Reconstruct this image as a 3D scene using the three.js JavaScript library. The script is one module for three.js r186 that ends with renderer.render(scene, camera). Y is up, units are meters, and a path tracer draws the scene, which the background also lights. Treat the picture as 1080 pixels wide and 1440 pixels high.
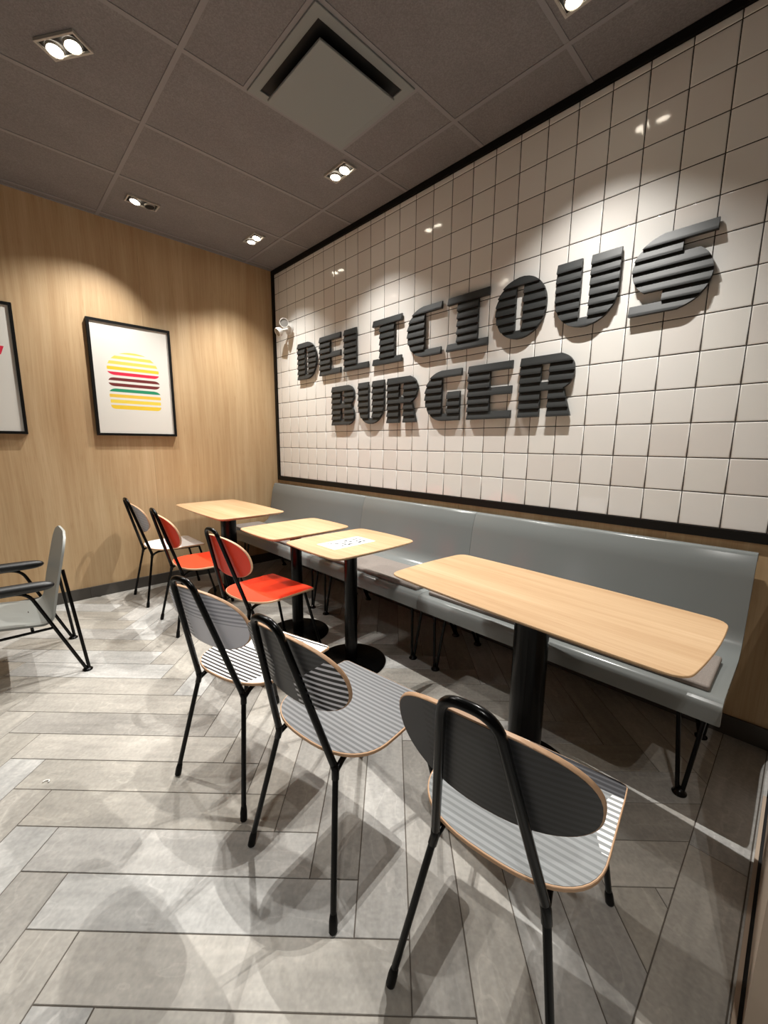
import * as THREE from 'three';
import { mergeGeometries, mergeVertices, toCreasedNormals } from 'three/addons/utils/BufferGeometryUtils.js';
import { RoundedBoxGeometry } from 'three/addons/geometries/RoundedBoxGeometry.js';

// ---------------------------------------------------------------- camera, light, exposure
const scene = new THREE.Scene();
scene.background = new THREE.Color(0x000000);
const camera = new THREE.PerspectiveCamera(2 * Math.atan(720 / 575.661) * 180 / Math.PI, 1080 / 1440, 0.02, 60);
camera.position.set(-2.3299, 1.3126, 4.1025);
camera.rotation.order = 'YXZ';
camera.rotation.set(-0.1661, -0.7691, 0.008);
const renderer = new THREE.WebGLRenderer({ antialias: true });
renderer.toneMapping = THREE.LinearToneMapping;
renderer.toneMappingExposure = 0.72;
renderer.shadowMap.enabled = true;
renderer.shadowMap.type = THREE.PCFSoftShadowMap;

const LAMP_COLOR = new THREE.Color().setRGB(1, 0.972, 0.918);
// ceiling downlights: [x, z, turn, heads [offset, aim x, aim z, candela]]; aim = where the head points on the floor, relative to the fitting
const DOWNLIGHTS = [
  ['over the bench beside the square air diffuser', -0.475, 1.75, 0, [[-0.048, -0.1, 0.0, 12.5], [0.048, -0.9, 0.1, 19]]],
  ['in the corner of oak wall and tiled wall', -0.457, 0.525, 0, [[-0.048, -0.1, 0.1, 11.5], [0.048, -0.8, 0.2, 16]]],
  ['over the free end of the bench', -0.470, 3.28, 0, [[-0.048, -0.1, 0.0, 15], [0.048, -0.9, 0.1, 18]]],
  ['near the oak wall, turned to the posters', -1.295, 0.45, Math.PI / 2, [[-0.048, -1.0, 0.0, 17], [0.048, 0.3, 0.2, 0]]],
  ['over the aisle in front of the posters', -1.88, 1.566, 0.6, [[-0.048, -0.35, 0.4, 9], [0.048, 0.25, 0.6, 9]]],
  ['over the table by the armchair', -2.75, 1.15, 0, [[-0.048, -0.3, 0.0, 4], [0.048, 0.3, 0.1, 5]]],
  ['behind the photographer, past the partition', -2.9, 4.6, 0, [[-0.048, 0.5, -0.3, 6], [0.048, 0.9, -0.6, 6]]],
];
const SPOT_ANGLE = 50 * Math.PI / 180, SPOT_PENUMBRA = 0.8;

// ---------------------------------------------------------------- helpers
const H = 3.048, T = 0.1555;
let seed = 7;
const rnd = () => { seed = (seed * 1664525 + 1013904223) >>> 0; return seed / 4294967296; };
const taken = new Map();
function numbered(n) { const k = taken.get(n) || 0; taken.set(n, k + 1); return k ? n + '_' + String(k).padStart(3, '0') : n; }
function mesh(name, geo, mat, parent, x = 0, y = 0, z = 0) {
  const m = new THREE.Mesh(geo, mat); m.name = name; m.position.set(x, y, z); m.castShadow = m.receiveShadow = true;
  (parent || scene).add(m); return m;
}
function thing(name, label, category, pos = [0, 0, 0], turn = 0, group) {
  const g = new THREE.Group(); g.name = numbered(name); g.position.set(...pos); g.rotation.y = turn;
  g.userData = { label, category }; if (group) g.userData.group = group; scene.add(g); return g;
}
function structure(name, label, category) {
  const g = new THREE.Group(); g.name = name; g.userData = { kind: 'structure', label, category }; scene.add(g); return g;
}
function boxUV(geo, ox = 0, oy = 0) {            // uv in metres from the dominant normal
  const p = geo.attributes.position, n = geo.attributes.normal, uv = new Float32Array(p.count * 2);
  for (let i = 0; i < p.count; i++) {
    const ax = Math.abs(n.getX(i)), ay = Math.abs(n.getY(i)), az = Math.abs(n.getZ(i));
    let u, v;
    if (ay >= ax && ay >= az) { u = p.getX(i); v = p.getZ(i); } else if (ax >= az) { u = p.getZ(i); v = p.getY(i); } else { u = p.getX(i); v = p.getY(i); }
    uv[i * 2] = u + ox; uv[i * 2 + 1] = v + oy;
  }
  geo.setAttribute('uv', new THREE.BufferAttribute(uv, 2)); return geo;
}
const slab = (x0, x1, y0, y1, z0, z1) => { const g = new THREE.BoxGeometry(x1 - x0, y1 - y0, z1 - z0); g.translate((x0 + x1) / 2, (y0 + y1) / 2, (z0 + z1) / 2); return boxUV(g); };
const V = (x, y, z) => new THREE.Vector3(x, y, z);
// polyline with rounded bends -> points
function filleted(pts, r, steps = 6) {
  const out = [pts[0].clone()];
  for (let i = 1; i < pts.length - 1; i++) {
    const a = pts[i - 1], b = pts[i], c = pts[i + 1], rr = Array.isArray(r) ? r[i] : r;
    const d1 = a.clone().sub(b), d2 = c.clone().sub(b), k = Math.min(rr, d1.length() * 0.49, d2.length() * 0.49);
    const p = b.clone().addScaledVector(d1.normalize(), k), q = b.clone().addScaledVector(d2.normalize(), k);
    for (let s = 0; s <= steps; s++) { const t = s / steps; out.push(p.clone().multiplyScalar((1 - t) * (1 - t)).addScaledVector(b, 2 * t * (1 - t)).addScaledVector(q, t * t)); }
  }
  out.push(pts[pts.length - 1].clone()); return out;
}
// tube along points with round ends, radius may vary
function tube(pts, r, seg = 10) {
  const n = pts.length, pos = [], idx = [], rad = i => typeof r === 'function' ? r(i / (n - 1)) : r;
  let t = pts[1].clone().sub(pts[0]).normalize(), nrm = Math.abs(t.y) < 0.9 ? V(0, 1, 0) : V(1, 0, 0);
  nrm.sub(t.clone().multiplyScalar(nrm.dot(t))).normalize();
  for (let i = 0; i < n; i++) {
    const a = pts[Math.max(0, i - 1)], b = pts[Math.min(n - 1, i + 1)]; t = b.clone().sub(a).normalize();
    nrm.sub(t.clone().multiplyScalar(nrm.dot(t))).normalize(); const bi = t.clone().cross(nrm);
    for (let k = 0; k < seg; k++) { const an = k / seg * Math.PI * 2, q = pts[i].clone().addScaledVector(nrm, Math.cos(an) * rad(i)).addScaledVector(bi, Math.sin(an) * rad(i)); pos.push(q.x, q.y, q.z); }
  }
  for (let i = 0; i < n - 1; i++) for (let k = 0; k < seg; k++) { const a = i * seg + k, b = i * seg + (k + 1) % seg, c = a + seg, d = b + seg; idx.push(a, b, c, b, d, c); }
  const c0 = pos.length / 3; pos.push(pts[0].x, pts[0].y, pts[0].z); const c1 = c0 + 1; pos.push(pts[n - 1].x, pts[n - 1].y, pts[n - 1].z);
  for (let k = 0; k < seg; k++) { idx.push(c0, (k + 1) % seg, k); idx.push(c1, (n - 1) * seg + k, (n - 1) * seg + (k + 1) % seg); }
  const g = new THREE.BufferGeometry(); g.setAttribute('position', new THREE.Float32BufferAttribute(pos, 3)); g.setIndex(idx); g.computeVertexNormals();
  g.setAttribute('uv', new THREE.Float32BufferAttribute(new Float32Array(pos.length / 3 * 2), 2)); return g;
}
const lathe = (pts, seg = 40) => new THREE.LatheGeometry(pts.map(p => new THREE.Vector2(p[0], p[1])), seg);

// ---------------------------------------------------------------- computed textures
const hash = (x, y, s) => { let h = (x * 374761393 + y * 668265263 + s * 1442695041) | 0; h = Math.imul(h ^ (h >>> 13), 1274126177); return ((h ^ (h >>> 16)) >>> 0) / 4294967296; };
const sm = t => t * t * (3 - 2 * t), clamp = (v, a, b) => Math.max(a, Math.min(b, v));
function pn(x, y, px, py, s) {                     // value noise, periodic
  const xi = Math.floor(x), yi = Math.floor(y), fx = sm(x - xi), fy = sm(y - yi), m = (a, b) => ((a % b) + b) % b;
  const a = hash(m(xi, px), m(yi, py), s), b = hash(m(xi + 1, px), m(yi, py), s), c = hash(m(xi, px), m(yi + 1, py), s), d = hash(m(xi + 1, px), m(yi + 1, py), s);
  return a + (b - a) * fx + (c - a) * fy + (a - b - c + d) * fx * fy;
}
function fbm(u, v, fx, fy, oct, s) { let a = 0.5, r = 0, w = 0; for (let i = 0; i < oct; i++) { r += a * pn(u * fx, v * fy, fx, fy, s + i); w += a; a *= 0.55; fx *= 2; fy *= 2; } return r / w; }
function tex(w, h, fn, color = true, rx = 1, ry = 1) {
  const d = new Uint8Array(w * h * 4);
  for (let y = 0; y < h; y++) for (let x = 0; x < w; x++) { const c = fn(x / w, y / h), i = (y * w + x) * 4; d[i] = clamp(c[0], 0, 255); d[i + 1] = clamp(c[1], 0, 255); d[i + 2] = clamp(c[2], 0, 255); d[i + 3] = 255; }
  const t = new THREE.DataTexture(d, w, h); t.wrapS = t.wrapT = THREE.RepeatWrapping; t.magFilter = THREE.LinearFilter; t.minFilter = THREE.LinearMipmapLinearFilter; t.generateMipmaps = true;
  if (color) t.colorSpace = THREE.SRGBColorSpace; t.repeat.set(rx, ry); t.needsUpdate = true; return t;
}
function oak(s, base, amp) {                       // grain runs along v
  return (u, v) => {
    const wob = (fbm(u, v, 3, 2, 2, s + 40) - 0.5) * 0.06;
    const broad = fbm(u + wob, v, 8, 2, 3, s), band = fbm(u + wob, v, 48, 3, 3, s + 9), fine = fbm(u + wob * 0.4, v, 256, 10, 2, s + 17), pore = fbm(u, v, 320, 22, 2, s + 27);
    const k = (broad - 0.5) * 1.0 + (band - 0.5) * 0.8 + (fine - 0.5) * 0.4 - (pore > 0.66 ? (pore - 0.66) * 1.6 : 0);
    return [base[0] + k * amp * 0.85, base[1] + k * amp, base[2] + k * amp * 1.05];
  };
}
const wallOakTex = tex(1024, 1024, oak(3, [190, 160, 121], 30), true, 1 / 1.22, 1 / 2.4);
const tableOakTex = tex(1024, 1024, oak(61, [182, 150, 114], 28), true, 1 / 0.9, 1 / 1.8);
const stone = (s) => (u, v) => {                   // slate-look porcelain plank, u along the plank
  const cloud = fbm(u, v, 5, 3, 4, s), st = fbm(u + v * 0.35, v - u * 0.0, 10, 36, 4, s + 5), vein = Math.abs(fbm(u, v, 6, 8, 4, s + 11) - 0.5), grain = fbm(u, v, 220, 90, 2, s + 23);
  const k = (cloud - 0.5) * 42 + (st - 0.5) * 30 + (grain - 0.5) * 22 + (vein < 0.012 ? 9 : 0);
  return [170 + k, 169 + k * 0.98, 166 + k * 0.95];
};
const stoneTex = tex(1024, 512, stone(5), true, 1 / 1.8, 1 / 0.9);
const stoneBump = tex(1024, 512, (u, v) => { const k = 128 + (fbm(u + v * 0.35, v, 20, 60, 4, 77) - 0.5) * 150 + (fbm(u, v, 160, 90, 2, 79) - 0.5) * 60; return [k, k, k]; }, false, 1 / 1.8, 1 / 0.9);
const ceilTex = tex(512, 512, (u, v) => { const k = (fbm(u, v, 128, 128, 2, 31) - 0.5) * 26 + (fbm(u, v, 4, 4, 3, 33) - 0.5) * 8; return [124 + k, 121 + k, 122 + k]; }, true, 1 / 0.6, 1 / 0.6);
const ceilBump = tex(512, 512, (u, v) => { const k = fbm(u, v, 160, 160, 2, 35) * 255; return [k, k, k]; }, false, 1 / 0.6, 1 / 0.6);
const feltTex = tex(256, 256, (u, v) => { const k = (fbm(u, v, 128, 128, 2, 51) - 0.5) * 24; return [124 + k, 116 + k, 110 + k]; }, true, 4, 4);

// ---------------------------------------------------------------- materials
const std = (o) => new THREE.MeshStandardMaterial(o);
const M = {
  wallOak: std({ map: wallOakTex, roughness: 0.55 }),
  tableOak: std({ map: tableOakTex, roughness: 0.42 }),
  ply: std({ color: 0xc49e7c, roughness: 0.5 }),
  plyDark: std({ color: 0x8a6a4c, roughness: 0.6 }),
  black: new THREE.MeshPhysicalMaterial({ color: 0x030303, roughness: 0.24, specularIntensity: 0.45 }),
  blackMatte: new THREE.MeshPhysicalMaterial({ color: 0x050505, roughness: 0.45, specularIntensity: 0.4 }),
  trim: new THREE.MeshPhysicalMaterial({ color: 0x0a0908, roughness: 0.45, specularIntensity: 0.5 }),
  baseboard: std({ color: 0x46423d, roughness: 0.6 }),
  grout: std({ color: 0x35302c, roughness: 0.9 }),
  floorGrout: std({ color: 0x5d564f, roughness: 0.95 }),
  floorFar: std({ map: stoneTex, roughness: 0.5 }),
  tiles: [0xe9e7e2, 0xe5e1dc, 0xebe9e5].map(c => std({ color: c, roughness: 0.07 })),
  planks: [0xf4efe8, 0xffffff, 0xe9e4dc, 0xf8f6f4, 0xdfdbd6].map(c => std({ color: c, map: stoneTex, bumpMap: stoneBump, bumpScale: 0.0012, roughness: 0.46 })),
  ceiling: std({ map: ceilTex, bumpMap: ceilBump, bumpScale: 0.0008, roughness: 0.95 }),
  grid: std({ color: 0x868486, roughness: 0.6 }),
  diffuser: std({ color: 0x868b8a, roughness: 0.55 }),
  dark: std({ color: 0x0b0b0b, roughness: 0.7 }),
  plaster: std({ color: 0xdad3c8, roughness: 0.9 }),
  letter: std({ color: 0x272929, roughness: 0.5 }),
  bench: std({ color: 0x747877, roughness: 0.22 }),
  felt: std({ map: feltTex, roughness: 0.95 }),
  red: std({ color: 0xf03710, roughness: 0.45 }),
  redEdge: std({ color: 0xd9b08c, roughness: 0.5 }),
  white: std({ color: 0xe8e6e2, roughness: 0.4 }),
  lens: std({ color: 0x9a9894, roughness: 0.25 }),
  fitting: std({ color: 0xb5b0a8, roughness: 0.5 }),
  lamp: std({ color: 0xffffff, emissive: 0xfff2dc, emissiveIntensity: 30, roughness: 0.5 }),
  armShell: std({ color: 0x8f918d, roughness: 0.5 }),
  pad: std({ color: 0x101011, roughness: 0.45 }),
  partition: std({ color: 0xb3a18f, roughness: 0.6 }),
};

// ---------------------------------------------------------------- floor: herringbone planks cut to the room, and a border course
{
  const floor = structure('floor', 'grey stone-look porcelain plank floor laid in herringbone', 'floor');
  mesh('grout_bed', slab(-5.6, 0.1, -0.12, -0.0022, -0.1, 7.6), M.floorGrout, floor);
  const clip = (poly, ax, lim, keepLess) => {
    const out = [];
    for (let i = 0; i < poly.length; i++) {
      const a = poly[i], b = poly[(i + 1) % poly.length], ia = keepLess ? a[ax] <= lim : a[ax] >= lim, ib = keepLess ? b[ax] <= lim : b[ax] >= lim;
      if (ia) out.push(a);
      if (ia !== ib) { const t = (lim - a[ax]) / (b[ax] - a[ax]); out.push([a[0] + (b[0] - a[0]) * t, a[1] + (b[1] - a[1]) * t]); }
    }
    return out;
  };
  function plank(poly, dir) {                       // convex polygon (x,z) -> chamfered slab
    let area = 0; poly.forEach((p, i) => { const q = poly[(i + 1) % poly.length]; area += p[0] * q[1] - q[0] * p[1]; });
    if (Math.abs(area) / 2 < 0.0012) return; if (area < 0) poly.reverse();
    const n = poly.length;
    const inset = d => poly.map((p, i) => {
      const a = poly[(i + n - 1) % n], b = poly[(i + 1) % n], e1 = [p[0] - a[0], p[1] - a[1]], e2 = [b[0] - p[0], b[1] - p[1]], l1 = Math.hypot(...e1) || 1, l2 = Math.hypot(...e2) || 1;
      const n1 = [-e1[1] / l1, e1[0] / l1], n2 = [-e2[1] / l2, e2[0] / l2], k = 1 + n1[0] * n2[0] + n1[1] * n2[1];
      return [p[0] + d * (n1[0] + n2[0]) / Math.max(k, 0.3), p[1] + d * (n1[1] + n2[1]) / Math.max(k, 0.3)];
    });
    const lift = (rnd() - 0.5) * 0.0006, rings = [[inset(0.0014), -0.01], [inset(0.0014), -0.0012 + lift], [inset(0.0024), lift]];
    const pos = [], uv = [], idx = [], ou = rnd() * 1.8, ov = rnd() * 0.9, c = Math.cos(dir), s = Math.sin(dir);
    for (const [r, y] of rings) for (const p of r) { pos.push(p[0], y, p[1]); uv.push(p[0] * c + p[1] * s + ou, -p[0] * s + p[1] * c + ov); }
    for (let k = 0; k < 2; k++) for (let i = 0; i < n; i++) { const a = k * n + i, b = k * n + (i + 1) % n; idx.push(a, a + n, b, b, a + n, b + n); }
    for (let i = 1; i < n - 1; i++) idx.push(2 * n, 2 * n + i + 1, 2 * n + i);
    let g = new THREE.BufferGeometry(); g.setAttribute('position', new THREE.Float32BufferAttribute(pos, 3)); g.setAttribute('uv', new THREE.Float32BufferAttribute(uv, 2)); g.setIndex(idx);
    g = g.toNonIndexed(); g.computeVertexNormals();
    mesh('plank', g, M.planks[Math.floor(rnd() * M.planks.length)], floor);
  }
  const w = 0.1493, a0 = 0.4205, b0 = -3.803, S = Math.SQRT1_2, XMIN = -4.0;
  const toXZ = (a, b) => [(a + b) * S, (a - b) * S];
  const cut = (a1, a2, b1, b2, dir) => {
    let p = [toXZ(a1, b1), toXZ(a2, b1), toXZ(a2, b2), toXZ(a1, b2)];
    p = clip(p, 0, -0.002, true); if (p.length > 2) p = clip(p, 0, XMIN, false); if (p.length > 2) p = clip(p, 1, 0.002, false); if (p.length > 2) p = clip(p, 1, 3.978, true);
    if (p.length > 2) plank(p, dir);
  };
  for (let j = -4; j <= 4; j++) for (let k = -40; k <= 40; k++) {
    const a = a0 - k * w + j * 7 * w, b = b0 + k * w + j * 5 * w;
    cut(a, a + 6 * w, b, b + w, Math.PI / 4);
    cut(a + 6 * w, a + 7 * w, b, b + 6 * w, -Math.PI / 4);
  }
  let x = -0.002; for (const l of [0.775, 0.9, 0.9, 0.9, 0.5]) { plank([[x, 3.978], [x, 4.128], [x - l, 4.128], [x - l, 3.978]], 0); x -= l; }
  mesh('floor_slab', slab(-5.6, XMIN, -0.01, 0, 0, 4.13), M.floorFar, floor);
  mesh('floor_slab', slab(-5.6, 0, -0.01, 0, 4.13, 7.5), M.floorFar, floor);
}

// ---------------------------------------------------------------- walls
{
  const wb = structure('wall_back', 'oak-veneer panelled wall with the framed posters', 'wall');
  mesh('wall_core', slab(-5.6, 0.15, 0, H + 0.1, -0.15, -0.012), M.plaster, wb);
  for (let i = 0; i < 5; i++) {
    const x1 = i ? -0.0185 - 1.22 * i : 0, x0 = -0.0185 - 1.22 * (i + 1);
    const g = slab(x0 + 0.0006, Math.min(x1, 0) - (i ? 0.0006 : 0), 0.002, H + 0.02, -0.012, 0); boxUV(g, i * 0.37, i * 0.9);
    mesh('oak_panel', g, M.wallOak, wb);
  }
  const bb = structure('baseboard_back', 'dark grey skirting along the oak wall', 'baseboard');
  let x = -0.014; for (const l of [0.9, 0.9, 0.9, 0.9, 0.9, 0.9]) { mesh('skirting_piece', slab(x - l + 0.001, x - 0.001, 0, 0.094, 0.0002, 0.012), M.baseboard, bb); x -= l; }

  const wr = structure('wall_right', 'white glazed square tile wall above an oak dado', 'wall');
  mesh('wall_core', slab(0.0085, 0.2, 0, H + 0.1, -0.15, 7.6), M.plaster, wr);
  const zEnd = 4.75, yB = 6.1 * T, yT = yB + 13.23 * T;
  mesh('grout', slab(0.002, 0.0085, yB - 0.02, H + 0.02, 0, zEnd), M.grout, wr);
  for (let i = 0; i < 4; i++) { const g = slab(-0.0005, 0.0085, 0.002, yB - 0.03, 1.22 * i + (i ? 0.0006 : 0), Math.min(1.22 * (i + 1), zEnd) - 0.0006); boxUV(g, i * 0.5, 0.3 + i * 0.7); mesh('oak_panel', g, M.wallOak, wr); }
  function tileGeo(dz, dy) {                       // pillowed glazed tile, face towards -x
    const rings = [[0, 0.0075], [0, 0.003], [0.0012, 0.0008], [0.004, 0.0001], [0.010, 0]], pos = [], idx = [];
    for (const [i, d] of rings) pos.push(d, i, i, d, i, dz - i, d, dy - i, dz - i, d, dy - i, i);
    for (let k = 0; k < rings.length - 1; k++) for (let e = 0; e < 4; e++) { const a = k * 4 + e, b = k * 4 + (e + 1) % 4; idx.push(a, b, a + 4, b, b + 4, a + 4); }
    const q = (rings.length - 1) * 4; idx.push(q, q + 1, q + 2, q, q + 2, q + 3);
    const g = new THREE.BufferGeometry(); g.setAttribute('position', new THREE.Float32BufferAttribute(pos, 3)); g.setIndex(idx); g.computeVertexNormals();
    g.setAttribute('uv', new THREE.Float32BufferAttribute(new Float32Array(pos.length / 3 * 2), 2)); return g;
  }
  const J = 0.0032, full = tileGeo(T - J, T - J), strip = tileGeo(T - J, 0.23 * T - J), edge = tileGeo(0.5 * T - J, T - J), corner = tileGeo(0.5 * T - J, 0.23 * T - J);
  const rest = [];
  for (let i = -1; i < 29; i++) for (let j = 0; j < 14; j++) {
    const z = (i < 0 ? (0.8 - 0.5) : i + 0.8) * T + J / 2, y = yB + j * T + J / 2, g = i < 0 ? (j > 12 ? corner : edge) : (j > 12 ? strip : full);
    const tilt = [(hash(i + 5, j, 3) - 0.5) * 0.004, (hash(i + 5, j, 4) - 0.5) * 0.004];
    if (i >= 5 && i < 26) { const m = mesh('wall_tile', g, M.tiles[Math.floor(hash(i, j, 9) * 3)], wr, 0, y, z); m.rotation.set(0, tilt[0], tilt[1]); }
    else { const c = g.clone(); c.rotateY(tilt[0]); c.rotateZ(tilt[1]); c.translate(0, y, z); rest.push(c); }
  }
  const far = mesh('wall_tiles_small_in_view', mergeGeometries(rest), M.tiles[0], wr); far.userData.kind = 'stuff';
  const t1 = structure('trim_1', 'black metal trim along the top of the tiled field', 'trim'); mesh('trim_bar', slab(-0.012, 0.004, yT, H, 0.0435, zEnd), M.trim, t1);
  const t2 = structure('trim_2', 'black metal corner trim beside the tiled field', 'trim'); mesh('trim_bar', slab(-0.012, 0.004, yB - 0.0435, H, 0.0008, 0.0435), M.trim, t2);
  const t3 = structure('trim_3', 'black metal trim under the tiled field', 'trim'); mesh('trim_bar', slab(-0.012, 0.004, yB - 0.0435, yB, 0.0435, zEnd), M.trim, t3);
  const br = structure('baseboard_right', 'dark skirting under the bench wall', 'baseboard'); mesh('skirting_piece', slab(-0.012, -0.0007, 0, 0.094, 0.013, zEnd), M.baseboard, br);
  const wl = structure('wall_left', 'pale wall across the dining room', 'wall'); mesh('wall_core', slab(-5.7, -5.5, 0, H + 0.1, -0.15, 7.6), M.plaster, wl);
  const wf = structure('wall_front', 'pale wall behind the photographer', 'wall'); mesh('wall_core', slab(-5.6, 0.2, 0, H + 0.1, 7.4, 7.6), M.plaster, wf);
}

// ---------------------------------------------------------------- ceiling: lay-in panels in a T-bar grid
{
  const c = structure('ceiling', 'dark grey suspended ceiling of lay-in panels in a metal grid', 'ceiling');
  mesh('ceiling_deck', slab(-5.7, 0.2, H + 0.03, H + 0.15, -0.15, 7.6), M.plaster, c);
  const xs = [0, -0.288, -1.503, -2.718, -3.933, -5.148, -5.5], zs = [0]; for (let z = 0.075; z < 7.4; z += 0.6115) zs.push(z); zs.push(7.4);
  const cx0 = -1.2, cx1 = -0.59;                    // the diffuser's bay is split in three
  for (let i = 0; i < xs.length - 1; i++) for (let j = 0; j < zs.length - 1; j++) {
    const x1 = xs[i], x0 = xs[i + 1], z0 = zs[j], z1 = zs[j + 1];
    if (z1 - z0 < 0.03) continue;
    const dif = i === 1 && Math.abs(z0 - 1.9095) < 0.05;
    const spans = dif ? [[x0, cx0], [cx1, x1]] : [[x0, x1]];
    for (const [a, b] of spans) mesh('ceiling_panel', boxUV(slab(a + 0.004, b - 0.004, H + 0.003, H + 0.02, z0 + 0.004, z1 - 0.004), rnd(), rnd()), M.ceiling, c);
    if (dif) for (const x of [cx0, cx1]) mesh('grid_bar', slab(x - 0.012, x + 0.012, H, H + 0.0045, z0 + 0.012, z1 - 0.012), M.grid, c);
  }
  for (const x of xs.slice(1, -1)) mesh('grid_bar', slab(x - 0.012, x + 0.012, H - 0.0006, H + 0.004, 0.002, 7.4), M.grid, c);
  for (let j = 1; j < zs.length - 1; j++) mesh('grid_bar', slab(-5.5, -0.002, H, H + 0.0044, zs[j] - 0.012, zs[j] + 0.012), M.grid, c);
  mesh('wall_angle', slab(-5.5, -0.012, H - 0.0008, H + 0.004, 0.0005, 0.02), M.grid, c);

  // square plaque diffuser
  const d = thing('air_diffuser', 'square grey ceiling air diffuser with a lowered centre plate', 'air vent', [-0.895, H, 2.215]);
  const fr = new THREE.Shape(); const o = 0.293, q = 0.252; fr.moveTo(-o, -o); fr.lineTo(o, -o); fr.lineTo(o, o); fr.lineTo(-o, o); fr.closePath();
  const hole = new THREE.Path(); hole.moveTo(-q, -q); hole.lineTo(-q, q); hole.lineTo(q, q); hole.lineTo(q, -q); hole.closePath(); fr.holes.push(hole);
  const fg = new THREE.ExtrudeGeometry(fr, { depth: 0.008, bevelEnabled: true, bevelSize: 0.003, bevelThickness: 0.003, bevelSegments: 2 }); fg.rotateX(Math.PI / 2);
  mesh('frame', fg, M.diffuser, d, 0, 0.003, 0);
  mesh('throat', slab(-0.255, 0.255, -0.001, 0.002, -0.255, 0.255), M.dark, d);
  const pl = new RoundedBoxGeometry(0.45, 0.012, 0.45, 2, 0.004); mesh('centre_plate', pl, M.diffuser, d, 0, -0.048, 0);
  for (const sx of [-1, 1]) for (const sz of [-1, 1]) mesh('hanger', new THREE.CylinderGeometry(0.006, 0.006, 0.044, 8), M.diffuser, d, sx * 0.15, -0.022, sz * 0.15);
}

// ---------------------------------------------------------------- downlights: glowing lens and a spot just below it
{
  const lensG = new THREE.CircleGeometry(0.031, 28), ringG = new THREE.CylinderGeometry(0.036, 0.034, 0.012, 28, 1, true);
  for (const [where, x, z, turn, heads] of DOWNLIGHTS) {
    const t = thing('ceiling_downlight', 'twin-head recessed ceiling downlight ' + where, 'ceiling light', [x, H, z], turn, 'recessed twin downlights');
    const s = new THREE.Shape(), a = 0.052, b = 0.105; s.moveTo(-a, -b); s.lineTo(a, -b); s.lineTo(a, b); s.lineTo(-a, b); s.closePath();
    const h = new THREE.Path(), a2 = 0.043, b2 = 0.096; h.moveTo(-a2, -b2); h.lineTo(-a2, b2); h.lineTo(a2, b2); h.lineTo(a2, -b2); h.closePath(); s.holes.push(h);
    const fg = new THREE.ExtrudeGeometry(s, { depth: 0.012, bevelEnabled: false }); fg.rotateX(Math.PI / 2);
    mesh('frame', fg, M.fitting, t, 0, 0.002, 0);
    mesh('baffle', slab(-0.044, 0.044, -0.001, 0.001, -0.097, 0.097), M.dark, t);
    for (const [off, ax, az, cd] of heads) {
      const hd = new THREE.Group(); hd.name = 'lamp_head'; hd.position.set(0, -0.012, off); t.add(hd);
      const aim = V(ax, -H, az).applyAxisAngle(V(0, 1, 0), -turn).normalize();
      hd.quaternion.setFromUnitVectors(V(0, -1, 0), aim.clone().lerp(V(0, -1, 0), 0.35).normalize());
      mesh('head_ring', ringG, M.fitting, hd);
      const l = mesh('lamp_lens', lensG, cd ? M.lamp : M.dark, hd, 0, -0.004, 0); l.rotation.x = Math.PI / 2; if (!cd) continue;
      const sp = new THREE.SpotLight(LAMP_COLOR, cd, 0, SPOT_ANGLE, SPOT_PENUMBRA, 2); sp.castShadow = true; sp.shadow.radius = 0.35; sp.shadow.mapSize.set(2048, 2048); sp.shadow.camera.near = 0.03;
      sp.name = 'lamp_light'; sp.position.set(0, -0.024, off); t.add(sp);
      sp.target.position.set(aim.x * 2, -0.024 + aim.y * 2, off + aim.z * 2); sp.target.name = 'lamp_aim'; t.add(sp.target);
    }
  }
}

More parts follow.
